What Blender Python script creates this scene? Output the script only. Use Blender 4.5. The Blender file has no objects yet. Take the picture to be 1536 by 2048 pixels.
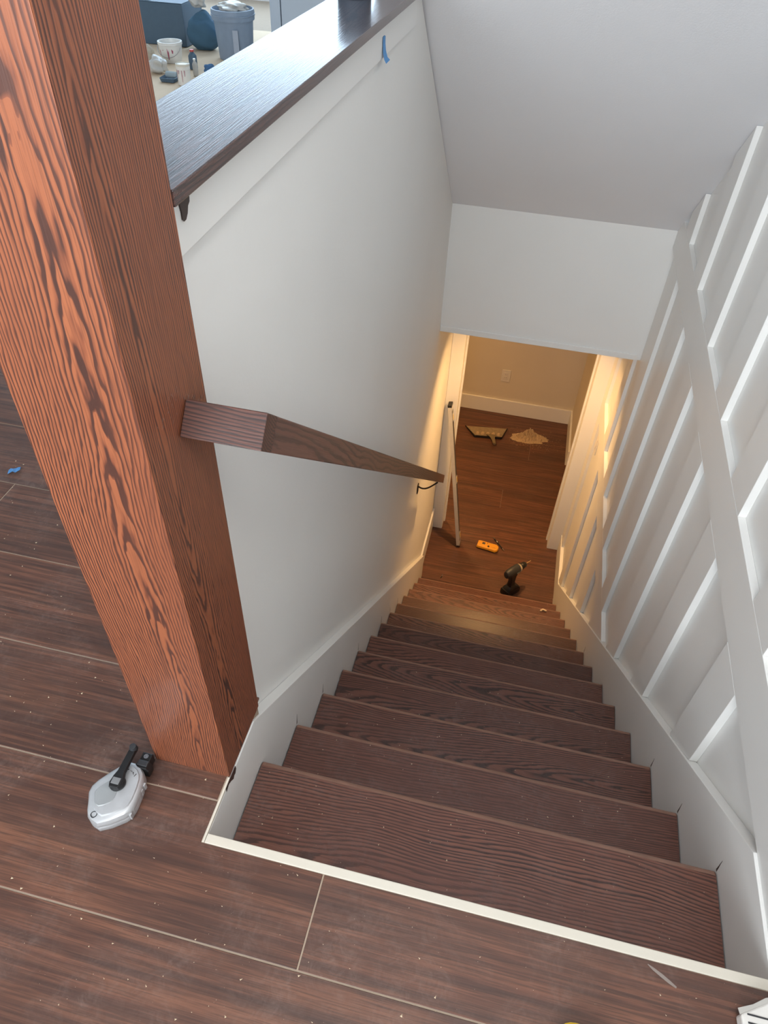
import bpy, bmesh, math, random
from mathutils import Vector, Matrix
random.seed(7)
sc = bpy.context.scene
COL = sc.collection

# ------------------------------------------------------------------ camera, world, light, exposure
cam_d = bpy.data.cameras.new('camera')
cam_d.sensor_fit = 'VERTICAL'
cam_d.sensor_height = 24.0
cam_d.lens = 24.0 * 1424.38 / 2048.0
cam_d.clip_start = 0.02
cam = bpy.data.objects.new('camera', cam_d)
COL.objects.link(cam)
cam.location = (0.3756, -0.4306, 1.2937)
cam.rotation_euler = (0.7981, -0.0336, 0.2294)
sc.camera = cam

sc.view_settings.view_transform = 'Standard'
sc.view_settings.look = 'None'
sc.view_settings.gamma = 1.0
sc.view_settings.use_curve_mapping = False
sc.view_settings.exposure = 0.2
try:
    sc.cycles.use_denoising = True
    sc.cycles.max_bounces = 7
    sc.cycles.diffuse_bounces = 5
    sc.cycles.glossy_bounces = 3
    sc.cycles.use_adaptive_sampling = True
    sc.cycles.adaptive_threshold = 0.05
    sc.cycles.adaptive_min_samples = 16
except Exception:
    pass

world = bpy.data.worlds.new('world')
sc.world = world
world.use_nodes = True
bg = world.node_tree.nodes['Background']
bg.inputs[0].default_value = (0.75, 0.87, 1.0, 1)
bg.inputs[1].default_value = 0.6

def area(name, loc, rot, sx, sy, power, color, spread=180):
    l = bpy.data.lights.new(name, 'AREA')
    l.shape = 'RECTANGLE'
    l.size, l.size_y = sx, sy
    l.energy = power
    l.color = color
    l.spread = math.radians(spread)
    o = bpy.data.objects.new(name, l)
    COL.objects.link(o)
    o.location = loc
    o.rotation_euler = rot
    return o

R90 = math.pi / 2
# daylight through the window wall behind the photographer (shines along +Y) and the far window (along -Y)
area('daylight_near_window', (-0.6, -2.75, 1.6), (R90 * .97, 0, 0), 2.6, 1.6, 70, (0.90, 0.955, 1.0), 120)
area('daylight_far_window', (-2.5, 7.3, 1.5), (-R90, 0, 0), 3.6, 1.8, 100, (0.60, 0.80, 1.0))

# ------------------------------------------------------------------ materials
def lin(c):
    return tuple(((x / 255.0) / 12.92 if x / 255.0 <= 0.04045 else ((x / 255.0 + 0.055) / 1.055) ** 2.4) for x in c) + (1,)

MATS = {}
def base_mat(name, rough=0.5, metal=0.0, color=None, coat=0.0, spec=None):
    m = bpy.data.materials.new(name)
    m.use_nodes = True
    b = m.node_tree.nodes['Principled BSDF']
    b.inputs['Roughness'].default_value = rough
    b.inputs['Metallic'].default_value = metal
    if color:
        b.inputs['Base Color'].default_value = color
    if coat:
        b.inputs['Coat Weight'].default_value = coat
        b.inputs['Coat Roughness'].default_value = 0.12
    if spec is not None:
        b.inputs['Specular IOR Level'].default_value = spec
    MATS[name] = m
    return m, m.node_tree, b

def ramp(nt, fac, stops):
    r = nt.nodes.new('ShaderNodeValToRGB')
    cr = r.color_ramp
    while len(cr.elements) < len(stops):
        cr.elements.new(0.5)
    for e, (p, c) in zip(cr.elements, stops):
        e.position = p
        e.color = c if len(c) == 4 else tuple(c) + (1,)
    nt.links.new(fac, r.inputs[0])
    return r.outputs[0]

def math_n(nt, op, a, b=None, c=None):
    n = nt.nodes.new('ShaderNodeMath')
    n.operation = op
    for i, v in enumerate((a, b, c)):
        if v is None:
            continue
        if isinstance(v, (int, float)):
            n.inputs[i].default_value = v
        else:
            nt.links.new(v, n.inputs[i])
    return n.outputs[0]

def mix_col(nt, fac, a, b, mode='MIX'):
    n = nt.nodes.new('ShaderNodeMix')
    n.data_type = 'RGBA'
    n.blend_type = mode
    for s, v in ((n.inputs['Factor'], fac), (n.inputs[6], a), (n.inputs[7], b)):
        if isinstance(v, (int, float)):
            s.default_value = v
        elif isinstance(v, tuple):
            s.default_value = v
        else:
            nt.links.new(v, s)
    return n.outputs[2]

def noise(nt, vec, scale, detail=2.0, rough=0.5, dist=0.0):
    n = nt.nodes.new('ShaderNodeTexNoise')
    n.inputs['Scale'].default_value = scale
    n.inputs['Detail'].default_value = detail
    n.inputs['Roughness'].default_value = rough
    n.inputs['Distortion'].default_value = dist
    if vec is not None:
        nt.links.new(vec, n.inputs['Vector'])
    return n.outputs['Fac']

def mapping(nt, vec, scale):
    n = nt.nodes.new('ShaderNodeMapping')
    n.inputs['Scale'].default_value = scale
    nt.links.new(vec, n.inputs['Vector'])
    return n.outputs[0]

def bump(nt, b, h, strength, dist):
    n = nt.nodes.new('ShaderNodeBump')
    n.inputs['Strength'].default_value = strength
    n.inputs['Distance'].default_value = dist
    nt.links.new(h, n.inputs['Height'])
    nt.links.new(n.outputs[0], b.inputs['Normal'])

def wood(name, axis, light, mid, dark, lines=120, amp=6.0, along=0.9, across=7.0, rough=0.4, coat=0.0,
         dust=0.0, dust_col=(150, 135, 120), bump_s=0.25, rand=1.0, pore=0.5, streak=0.0, spec=None, ringmix=1.0, fine=0.0):
    m, nt, b = base_mat(name, rough, coat=coat, spec=spec)
    tc = nt.nodes.new('ShaderNodeTexCoord')
    oi = nt.nodes.new('ShaderNodeObjectInfo')
    off = nt.nodes.new('ShaderNodeVectorMath')
    off.operation = 'MULTIPLY_ADD'
    nt.links.new(oi.outputs['Random'], off.inputs[0])
    off.inputs[1].default_value = (13.7 * rand, 7.3 * rand, 5.9 * rand)
    nt.links.new(tc.outputs['Object'], off.inputs[2])
    vec = off.outputs[0]
    sep = nt.nodes.new('ShaderNodeSeparateXYZ')
    nt.links.new(tc.outputs['Object'], sep.inputs[0])
    o3 = [i for i in range(3) if i != 'XYZ'.index(axis)]
    ln = math_n(nt, 'ADD', sep.outputs[o3[0]], sep.outputs[o3[1]])
    def sc3(al, ac):
        s = [ac] * 3
        s['XYZ'.index(axis)] = al
        return tuple(s)
    A = noise(nt, mapping(nt, vec, sc3(along, across)), 1.0, 2.0, 0.45)
    f1 = math_n(nt, 'MULTIPLY_ADD', ln, lines, math_n(nt, 'MULTIPLY', A, amp * 4))
    wob = noise(nt, mapping(nt, vec, sc3(7, 40)), 1.0, 1.0)
    f2 = math_n(nt, 'ADD', math_n(nt, 'MULTIPLY_ADD', wob, 0.55, f1), math_n(nt, 'MULTIPLY', oi.outputs['Random'], 10 * rand))
    fr = math_n(nt, 'FRACT', f2)
    col = ramp(nt, fr, [(0.0, dark), (0.16, dark), (0.34, mid), (0.6, light), (1.0, light)])
    col = mix_col(nt, 1.0 - ringmix, col, mid)
    B = noise(nt, mapping(nt, vec, sc3(1.2, 9)), 1.0, 3.0, 0.6)
    col = mix_col(nt, ramp(nt, B, [(0.35, (0, 0, 0)), (0.68, (0.75, 0.75, 0.75))]), col, mid)
    if streak:
        S = noise(nt, mapping(nt, vec, sc3(1.8, 55)), 1.0, 5.0, 0.66)
        col = mix_col(nt, ramp(nt, S, [(0.36, (streak,) * 3), (0.56, (0, 0, 0))]), col, dark)
        S3 = noise(nt, mapping(nt, vec, sc3(.9, 7)), 1.0, 3.0, 0.55)
        col = mix_col(nt, ramp(nt, S3, [(0.44, (0, 0, 0)), (0.66, (streak * .8,) * 3)]), col, dark)
        S2 = noise(nt, mapping(nt, vec, sc3(1.1, 16)), 1.3, 3.0, 0.6)
        col = mix_col(nt, ramp(nt, S2, [(0.52, (0, 0, 0)), (0.72, (streak * 0.8,) * 3)]), col, light)
    if fine:
        F = noise(nt, mapping(nt, vec, sc3(4, 170)), 1.0, 3.0, 0.7)
        col = mix_col(nt, ramp(nt, F, [(0.38, (fine,) * 3), (0.52, (0, 0, 0))]), col, dark)
        col = mix_col(nt, ramp(nt, F, [(0.54, (0, 0, 0)), (0.68, (fine * .6,) * 3)]), col, light)
    Pn = noise(nt, mapping(nt, vec, sc3(14, 480)), 1.0, 1.0, 0.5)
    pr = ramp(nt, Pn, [(0.36, (pore,) * 3), (0.5, (0, 0, 0))])
    col = mix_col(nt, pr, col, dark)
    if dust:
        D = noise(nt, vec, 5.0, 5.0, 0.68, 0.6)
        D2 = noise(nt, vec, 46.0, 4.0, 0.7, 1.5)
        dm = math_n(nt, 'MULTIPLY', ramp(nt, D, [(0.46, (0, 0, 0)), (0.75, (1, 1, 1))]), ramp(nt, D2, [(0.4, (0.15, 0.15, 0.15)), (0.7, (1, 1, 1))]))
        dm = math_n(nt, 'MULTIPLY', dm, dust)
        col = mix_col(nt, dm, col, lin(dust_col))
        nt.links.new(math_n(nt, 'MULTIPLY_ADD', dm, 0.5, rough), b.inputs['Roughness'])
    nt.links.new(col, b.inputs['Base Color'])
    h = math_n(nt, 'MULTIPLY_ADD', fr, 0.25, math_n(nt, 'MULTIPLY', Pn, 1.0))
    bump(nt, b, h, bump_s, 0.0012)
    return m

def oak(name, axis, light, mid, dark, freq=250, pith=(.03, -.055), tilt=.03, spread=0., wav=1.6, jag=.45, wander=.08, rough=.4, coat=0.,
        dust=0., dust_col=(150, 135, 120), bump_s=.2, pore=.4, spec=None, vary=0.):
    """plain-sawn oak: growth rings around a tilted pith, in the object's own (centred) coordinates"""
    m, nt, b = base_mat(name, rough, coat=coat, spec=spec)
    tc = nt.nodes.new('ShaderNodeTexCoord')
    oi = nt.nodes.new('ShaderNodeObjectInfo')
    rnd = oi.outputs['Random']
    ia = 'XYZ'.index(axis)
    o3 = [i for i in range(3) if i != ia]
    sep = nt.nodes.new('ShaderNodeSeparateXYZ')
    nt.links.new(tc.outputs['Object'], sep.inputs[0])
    off = nt.nodes.new('ShaderNodeVectorMath')
    off.operation = 'MULTIPLY_ADD'
    nt.links.new(rnd, off.inputs[0])
    off.inputs[1].default_value = (13.7, 7.3, 5.9)
    nt.links.new(tc.outputs['Object'], off.inputs[2])
    vec = off.outputs[0]
    def sc3(al, ac):
        q = [ac] * 3
        q[ia] = al
        return tuple(q)
    U = sep.outputs[ia]
    n1 = noise(nt, mapping(nt, vec, sc3(1.3, 1.3)), 1.0, 2.0, .5)
    n2 = noise(nt, mapping(nt, vec, sc3(2.2, 14)), 1.0, 2.0, .5)
    n3 = noise(nt, mapping(nt, vec, sc3(22, 130)), 1.0, 1.0, .5)
    sh = math_n(nt, 'MULTIPLY', math_n(nt, 'SUBTRACT', rnd, .5), spread)
    va = math_n(nt, 'SUBTRACT', sep.outputs[o3[0]], math_n(nt, 'ADD', sh, pith[0]))
    va = math_n(nt, 'ADD', va, math_n(nt, 'MULTIPLY_ADD', n1, wander, -wander / 2))
    vb = math_n(nt, 'SUBTRACT', sep.outputs[o3[1]], pith[1])
    vb = math_n(nt, 'ADD', vb, math_n(nt, 'MULTIPLY', U, tilt))
    r = math_n(nt, 'SQRT', math_n(nt, 'ADD', math_n(nt, 'MULTIPLY', va, va), math_n(nt, 'MULTIPLY', vb, vb)))
    f = math_n(nt, 'MULTIPLY_ADD', r, freq, math_n(nt, 'MULTIPLY', n2, wav * 2))
    f = math_n(nt, 'ADD', f, math_n(nt, 'MULTIPLY', n3, jag * 2))
    fr = math_n(nt, 'FRACT', f)
    col = ramp(nt, fr, [(0., mid), (.08, dark), (.30, dark), (.42, mid), (.62, light), (1., light)])
    B = noise(nt, mapping(nt, vec, sc3(1.0, 10)), 1.0, 3.0, .6)
    col = mix_col(nt, ramp(nt, B, [(.38, (0, 0, 0)), (.72, (.7, .7, .7))]), col, mid)
    Pn = noise(nt, mapping(nt, vec, sc3(16, 520)), 1.0, 1.0, .5)
    col = mix_col(nt, ramp(nt, Pn, [(.34, (pore,) * 3), (.48, (0, 0, 0))]), col, dark)
    if vary:
        k = math_n(nt, 'MULTIPLY_ADD', math_n(nt, 'FRACT', math_n(nt, 'MULTIPLY', rnd, 7.31)), vary, 1.0 - vary * .55)
        kc = nt.nodes.new('ShaderNodeCombineColor')
        for q in range(3):
            nt.links.new(k, kc.inputs[q])
        col = mix_col(nt, 1.0, col, kc.outputs[0], 'MULTIPLY')
    if dust:
        D = noise(nt, vec, 5.0, 5.0, .68, .6)
        D2 = noise(nt, vec, 46.0, 4.0, .7, 1.5)
        dm = math_n(nt, 'MULTIPLY', ramp(nt, D, [(.42, (0, 0, 0)), (.75, (1, 1, 1))]), ramp(nt, D2, [(.4, (.15, .15, .15)), (.7, (1, 1, 1))]))
        dm = math_n(nt, 'MULTIPLY', dm, dust)
        col = mix_col(nt, dm, col, lin(dust_col))
    nt.links.new(col, b.inputs['Base Color'])
    bump(nt, b, math_n(nt, 'MULTIPLY_ADD', fr, .25, Pn), bump_s, .001)
    return m

def L3(r, g, b):
    return (r, g, b, 1)

W_POST = oak('oak_post', 'Z', L3(.325, .104, .045), L3(.210, .064, .031), L3(.058, .023, .017), freq=250, pith=(.030, -.052), tilt=.03, wav=1.5, jag=.6, rough=.42, coat=.2, pore=.3)
W_TREAD = oak('oak_tread', 'X', L3(.190, .078, .052), L3(.130, .053, .038), L3(.044, .021, .017), freq=160, pith=(0, .05), tilt=.09, spread=.26, wav=3.0, jag=.3, wander=.14, rough=.38, dust=.45, dust_col=(128, 112, 108), pore=.4, vary=.4)
W_CAP = oak('oak_cap', 'Y', L3(.10, .048, .040), L3(.07, .036, .032), L3(.03, .018, .018), freq=200, pith=(.02, .05), tilt=.03, rough=.24, coat=.45, bump_s=.3)
W_RAIL = oak('oak_rail', 'X', L3(.150, .066, .048), L3(.105, .048, .038), L3(.035, .018, .016), freq=170, pith=(.05, .0), tilt=.02, wav=2.6, jag=.3, rough=.42, pore=.2)
W_RETURN = oak('oak_return', 'X', L3(.105, .040, .028), L3(.066, .027, .021), L3(.020, .011, .010), freq=230, pith=(.06, .05), tilt=.1, wav=1.5, rough=.42, pore=.45)
W_FLOOR = wood('laminate', 'X', L3(.255, .110, .063), L3(.157, .066, .042), L3(.060, .031, .024), lines=40, amp=2.6, along=.55, across=5, rough=.42, dust=.4, dust_col=(150, 128, 118), pore=.5, streak=.85, bump_s=.1, ringmix=.4, fine=.55)
W_FLOOR2 = wood('laminate_lower', 'X', L3(.215, .088, .048), L3(.150, .059, .034), L3(.060, .028, .020), lines=40, amp=2.6, along=.55, across=5, rough=.42, dust=.15, dust_col=(150, 128, 112), pore=.35, streak=.85, bump_s=.1, ringmix=.4, fine=.5)

def paint(name, col, rough=.55, peel=.05, stain=0.06, scale=220):
    m, nt, b = base_mat(name, rough)
    tc = nt.nodes.new('ShaderNodeTexCoord')
    n1 = noise(nt, tc.outputs['Object'], 1.7, 3.0)
    c2 = tuple(x * (1 - stain) for x in col[:3]) + (1,)
    nt.links.new(mix_col(nt, ramp(nt, n1, [(.35, (0, 0, 0)), (.7, (1, 1, 1))]), col, c2), b.inputs['Base Color'])
    n2 = noise(nt, tc.outputs['Object'], scale, 2.0)
    bump(nt, b, n2, peel, .002)
    return m

P_WALL = paint('wall_paint', L3(.83, .83, .81), .6, .12, .03)
P_CEIL = paint('ceiling_paint', L3(.84, .855, .885), .7, .15, .03)
P_TRIM = paint('trim_paint', L3(.83, .83, .81), .38, .03, .03)
P_CREAM = paint('cream_paint', L3(.70, .655, .56), .4, .04, .06)
P_HALL = paint('hall_paint', L3(.72, .66, .55), .6, .1)

def plain(name, col, rough=.5, metal=0., coat=0., var=.12, scale=30, spec=None):
    m, nt, b = base_mat(name, rough, metal, None, coat, spec)
    tc = nt.nodes.new('ShaderNodeTexCoord')
    n1 = noise(nt, tc.outputs['Object'], scale, 3.0)
    c2 = tuple(x * (1 - var) for x in col[:3]) + (1,)
    nt.links.new(mix_col(nt, n1, col, c2), b.inputs['Base Color'])
    return m

M_BLACK = plain('black_plastic', L3(.012, .012, .013), .4)
M_BLACK2 = plain('dark_grey_plastic', L3(.035, .036, .04), .45)
M_ALU = plain('aluminium', L3(.80, .80, .80), .35, .45)
M_CAST = plain('cast_aluminium', L3(.62, .64, .66), .42, .45, var=.22, scale=60)
M_IRON = plain('bracket_iron', L3(.03, .024, .02), .45, .6)
M_YEL = plain('amber_plastic', L3(.80, .36, .03), .35)
M_YEL2 = plain('yellow_plastic', L3(.85, .55, .02), .3)
M_BLUE = plain('blue_tape', L3(.10, .30, .62), .7, scale=120)
M_TAN = plain('raw_wood', L3(.50, .34, .20), .8, scale=90)
M_CHIP = plain('wood_chip', L3(.72, .58, .40), .8)
M_SAW = plain('sawdust_mat', L3(.62, .45, .27), .95, var=.5, scale=160)
M_WHITE = plain('white_plastic', L3(.80, .78, .74), .35)
M_STEEL = plain('steel', L3(.5, .5, .52), .25, 1.0)
M_BRASS = plain('gold_bit', L3(.75, .55, .28), .3, .9)
M_STAIN = plain('wood_stain', L3(.035, .018, .014), .3)
M_GREY = plain('bin_grey', L3(.25, .32, .42), .5)  # bin grey with the blue window haze put in
M_PANEL = plain('cabinet_paint', L3(.55, .62, .70), .45, var=.05, scale=3)
M_NAVY = plain('navy_cloth', L3(.05, .12, .19), .8)
M_SLATE = plain('dark_carton', L3(.075, .125, .18), .6)  # blue window haze put into the carton's dark colour
M_PAPER = plain('kraft_paper', L3(.70, .54, .38), .85, var=.1, scale=6)
M_BAG = plain('pale_plastic_film', L3(.60, .58, .54), .35, var=.3, scale=14)
M_RED = plain('red_cap', L3(.55, .07, .06), .4)
M_GAP = plain('seam_dust', L3(.42, .33, .25), .9)
M_SCREEN = plain('grey_screen', L3(.12, .10, .07), .2)
M_NOSING = plain('worn_oak_edge', L3(.33, .175, .125), .45, var=.5, scale=25)
M_PINK = plain('red_paint_drip', L3(.42, .10, .16), .5)

# ------------------------------------------------------------------ mesh helpers
class MB:
    def __init__(s):
        s.v, s.f = [], []
    def add(s, vs, fs):
        n = len(s.v)
        s.v += [tuple(p) for p in vs]
        s.f += [tuple(i + n for i in f) for f in fs]
        return s
    def box(s, x0, x1, y0, y1, z0, z1):
        vs = [(x, y, z) for x in (x0, x1) for y in (y0, y1) for z in (z0, z1)]
        return s.add(vs, [(0, 1, 3, 2), (4, 6, 7, 5), (0, 4, 5, 1), (2, 3, 7, 6), (0, 2, 6, 4), (1, 5, 7, 3)])
    def prism(s, poly, axis, a, b):
        """poly of 2D points; axis X: (y,z) pts, Y: (x,z), Z: (x,y)"""
        def mk(p, t):
            return (t, p[0], p[1]) if axis == 'X' else (p[0], t, p[1]) if axis == 'Y' else (p[0], p[1], t)
        n = len(poly)
        vs = [mk(p, a) for p in poly] + [mk(p, b) for p in poly]
        fs = [tuple(range(n)), tuple(range(2 * n - 1, n - 1, -1))]
        fs += [(i, i + n, (i + 1) % n + n, (i + 1) % n) for i in range(n)]
        return s.add(vs, fs)
    def loft(s, rings, cap=True):
        n = len(rings[0])
        vs = [p for r in rings for p in r]
        fs = []
        for k in range(len(rings) - 1):
            for i in range(n):
                fs.append((k * n + i, k * n + (i + 1) % n, (k + 1) * n + (i + 1) % n, (k + 1) * n + i))
        if cap:
            fs.append(tuple(range(n - 1, -1, -1)))
            fs.append(tuple((len(rings) - 1) * n + i for i in range(n)))
        return s.add(vs, fs)
    def lathe(s, prof, c=(0, 0, 0), d=(0, 0, 1), n=24):
        d = Vector(d).normalized()
        t = Vector((0, 0, 1)) if abs(d.z) < .9 else Vector((1, 0, 0))
        u = d.cross(t).normalized()
        w = d.cross(u)
        c = Vector(c)
        rings = []
        for r, h in prof:
            rings.append([c + d * h + (u * math.cos(2 * math.pi * i / n) + w * math.sin(2 * math.pi * i / n)) * r for i in range(n)])
        return s.loft(rings)
    def tube(s, pts, r, n=8):
        pts = [Vector(p) for p in pts]
        rings = []
        for k, p in enumerate(pts):
            d = (pts[min(k + 1, len(pts) - 1)] - pts[max(k - 1, 0)]).normalized()
            t = Vector((0, 0, 1)) if abs(d.z) < .95 else Vector((1, 0, 0))
            u = d.cross(t).normalized()
            w = d.cross(u)
            rr = r[k] if isinstance(r, (list, tuple)) else r
            rings.append([p + (u * math.cos(2 * math.pi * i / n) + w * math.sin(2 * math.pi * i / n)) * rr for i in range(n)])
        return s.loft(rings)
    def obox(s, p0, p1, w, h, up=(0, 0, 1)):
        """box along p0->p1, w across, h along up"""
        p0, p1 = Vector(p0), Vector(p1)
        d = (p1 - p0).normalized()
        x = d.cross(Vector(up)).normalized()
        u = x.cross(d)
        vs = []
        for p in (p0, p1):
            for a, b in ((-1, -1), (1, -1), (1, 1), (-1, 1)):
                vs.append(p + x * (a * w / 2) + u * (b * h / 2))
        return s.add(vs, [(0, 3, 2, 1), (4, 5, 6, 7), (0, 1, 5, 4), (1, 2, 6, 5), (2, 3, 7, 6), (3, 0, 4, 7)])
    def build(s, name, mat, parent=None, bevel=0, smooth=False, seg=2, centre=False):
        ctr = Vector((0, 0, 0))
        if centre:
            lo = [min(p[i] for p in s.v) for i in range(3)]
            hi = [max(p[i] for p in s.v) for i in range(3)]
            ctr = Vector([(a + b) / 2 for a, b in zip(lo, hi)])
            s.v = [tuple(Vector(p) - ctr) for p in s.v]
        me = bpy.data.meshes.new(name)
        me.from_pydata(s.v, [], s.f)
        bm = bmesh.new()
        bm.from_mesh(me)
        bmesh.ops.recalc_face_normals(bm, faces=bm.faces)
        bm.to_mesh(me)
        bm.free()
        me.materials.append(mat)
        o = bpy.data.objects.new(name, me)
        COL.objects.link(o)
        o.location = ctr
        if parent is not None:
            o.parent = parent
            if parent.type == 'EMPTY':
                o.location = ctr - parent.location
        if bevel:
            md = o.modifiers.new('bevel', 'BEVEL')
            md.width = bevel
            md.segments = seg
            md.limit_method = 'ANGLE'
            md.angle_limit = math.radians(35)
        if smooth:
            for p in me.polygons:
                p.use_smooth = True
            try:
                me.set_sharp_from_angle(angle=math.radians(40))
            except Exception:
                pass
        return o

def tag(o, label=None, cat=None, group=None, kind=None):
    if label: o['label'] = label
    if cat: o['category'] = cat
    if group: o['group'] = group
    if kind: o['kind'] = kind
    return o

def thing(name, loc, label, cat, group=None):
    o = bpy.data.objects.new(name, None)
    COL.objects.link(o)
    o.location = loc
    o.empty_display_size = .05
    return tag(o, label, cat, group)

def struct(o, label=None):
    o['kind'] = 'structure'
    if label: o['label'] = label
    return o

# ------------------------------------------------------------------ key measures (metres)
ZB = -2.66                      # lower floor
XP, XB, XS = .975, .956, .950   # right wall: panel, batten face, skirt face
XW = -.025                      # left wall face
SL = .888                       # stair slope
YH, ZH0, ZH1 = 2.819, -.574, .066
def soffit(y): return ZH1 - .8596 * (y - YH)
def nose(k): return (.234, -.179) if k == 1 else (.2263 + .214 * (k - 1), -.19 * k)
def skl(y): return .196 - SL * y     # left skirt top
def skr(y): return .175 - SL * y     # right skirt top
ZC = 2.45
YD = 3.49                       # door-side wall face
YF = 5.14                       # far hall wall

# ------------------------------------------------------------------ structure: floors
PW = .2213
rows = [-.1633 + PW * i for i in range(-5, 13)]
fl = MB().prism([(-4.6, -3.1), (1.1, -3.1), (1.1, -.014), (-.0048, -.014), (-.0048, .2605), (-.13, .2605), (-.13, 7.4), (-4.6, 7.4)], 'Z', -.18, -.0012).build('floor', M_GAP)
struct(fl, 'dark laminate plank floor of the upper landing and room')
G = .0014
def plank_row(y0, y1, cuts, x1max, mat, parent, z0, z1, xmin, G=G):
    xs = sorted(c for c in cuts if xmin < c < x1max)
    xs = [xmin] + xs + [x1max]
    for a, b in zip(xs[:-1], xs[1:]):
        MB().box(a + G, b - G, y0 + G, y1 - G, z0, z1).build('plank', mat, parent, bevel=.0006, seg=1)
for i, y0 in enumerate(rows):
    y1 = y0 + PW
    off = [.37, -.21, .64, .05, -.38, .52, .21, -.05][i % 8]
    cuts = [off + 1.21 * k for k in range(-5, 3)]
    if abs(y0 + .1633) < 1e-6:       # the row cut around the stair opening
        L = [(-.99 + G, y0 + G), (.218 - G, y0 + G), (.218 - G, -.0175), (-.0058, -.0175), (-.0058, y1 - G), (-.99 + G, y1 - G)]
        MB().prism(L, 'Z', -.006, 0).build('plank', W_FLOOR, fl, bevel=.0006, seg=1)
        MB().box(.218 + G, .9465, y0 + G, -.0175, -.006, 0).build('plank', W_FLOOR, fl, bevel=.0006, seg=1)
        plank_row(y0, y1, [-2.2, -3.4], -.99, W_FLOOR, fl, -.006, 0, -4.4)
    elif y0 < -.16:
        plank_row(y0, y1, cuts, .9465, W_FLOOR, fl, -.006, 0, -4.4)
    else:
        if abs(y0 - .5006) < .01:
            cuts = [-.852, -2.06, -3.27]
        plank_row(y0, y1, cuts, -.0058 if y0 < .1 else -.0058 if y0 < .2 else -.13, W_FLOOR, fl, -.006, 0, -4.4)

fl2 = MB().box(-1.3, 1.1, 2.3, 5.3, ZB - .1, ZB - .0022).build('floor_lower', M_GAP)
struct(fl2, 'red-brown laminate plank floor at the foot of the stairs')
lrow = [2.518 + PW * i for i in range(12)]
lc = [[.35], [-.1], [-.2], [1.02], [-.08], [.02], [.475], [1.0], [-.15], [.648], [-.1], [-.3]]
for i, y0 in enumerate(lrow):
    plank_row(y0, y0 + PW, lc[i] + [lc[i][0] - 1.21], .974, W_FLOOR2, fl2, ZB - .006, ZB, -1.25, .0008)

# ------------------------------------------------------------------ structure: walls
wl = MB().prism([(.261, 0), (.261, .985), (1.735, .985), (YH, ZH1), (YH + .09, ZH1), (YH + .09, ZH0), (YD + .1, ZH0), (YD + .1, ZB), (0, ZB), (0, -.185), (.261, -.185)], 'X', XW, -.128).build('wall_left', P_WALL)
struct(wl, 'white painted half wall along the left of the stairs')
wr = MB().prism([(-3.1, -.18), (-3.1, ZC), (.046, ZC), (YH, ZH1), (YH + .09, ZH1), (YH + .09, ZH0), (YD + .1, ZH0), (YD + .1, ZB), (-.1, ZB), (-.1, -.18)], 'X', XP, XP + .1).build('wall_right', P_TRIM)
struct(wr, 'white board-and-batten wall along the right of the stairs')
# horizontal rails on the right wall
RA0, RA1, RB0, RB1 = -.006, .138, -1.352, -1.208
MB().box(XB, XP, -3.1, 2.816, RA0, RA1).build('rail', P_TRIM, wr, bevel=.0012)
yb0 = (.175 - RB1) / SL
yb1 = (.175 - RB0) / SL
MB().prism([(yb0, RB1), (YD - .001, RB1), (YD - .001, RB0), (yb1, RB0)], 'X', XB, XP).build('rail', P_TRIM, wr, bevel=.0012)
near = [3.36, 2.893, 2.505, 2.113, 1.722, 1.326, .936, .533, .14, -.255, -.65, -1.04, -1.43]
BW = .141
for y0 in near:
    y1 = min(y0 + BW, YD - .001)
    if y0 < YH - .2:                       # above the upper rail
        t0, t1 = min(soffit(y0), ZC) - .004, min(soffit(y1), ZC) - .004
        MB().prism([(y0, RA1 + .0005), (y1, RA1 + .0005), (y1, t1), (y0, t0)], 'X', XB, XP).build('batten', P_TRIM, wr, bevel=.0012)
    top = RA0 - .0005 if y0 < YH - .2 else ZH0 - .001
    # between the rails
    if y0 > .1:
        b0 = max(RB1 + .0005, skr(y0))
        b1 = max(RB1 + .0005, skr(y1))
        if b0 < top:
            MB().prism([(y0, b0), (y1, b1), (y1, top), (y0, top)], 'X', XB, XP).build('batten', P_TRIM, wr, bevel=.0012)
        if skr(y1) < RB0:                  # below the lower rail
            q0, q1 = max(skr(y0), ZB + .17), max(skr(y1), ZB + .17)
            MB().prism([(y0, min(q0, RB0 - .001)), (y1, q1), (y1, RB0 - .0005), (y0, RB0 - .0005)], 'X', XB, XP).build('batten', P_TRIM, wr, bevel=.0012)
# header, soffit, ceilings
hd = MB().box(XW, XP, YH, YH + .09, ZH0, ZH1).build('wall_header', P_WALL)
struct(hd, 'white header wall over the lower half of the stairs')
MB().box(XW + .001, XP - .02, YH - .006, YH - .0005, ZH0, ZH0 + .03).build('edge_band', P_WALL, hd, bevel=.002)
y_top = .046
so = MB().prism([(YH + .09, ZH1), (YH, ZH1), (y_top, ZC), (y_top + .3, ZC), (YH + .09, ZH1 + .2)], 'X', -.128, XP).build('ceiling', P_CEIL)
struct(so, 'grey-white sloping soffit above the stairs')
cl = MB().prism([(-4.6, -3.1), (1.1, -3.1), (1.1, y_top), (-.128, y_top), (-.128, 7.4), (-4.6, 7.4)], 'Z', ZC, ZC + .1).build('ceiling_upper', P_CEIL)
struct(cl)
cl2 = MB().box(XW, XP, YH + .09, YD + .1, ZH0, ZH0 + .08).build('ceiling_lower', P_WALL)
struct(cl2)
cl3 = MB().box(-1.3, 1.1, YD + .1, YF + .1, -.50, -.42).build('ceiling_hall', P_HALL)
struct(cl3)
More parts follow.
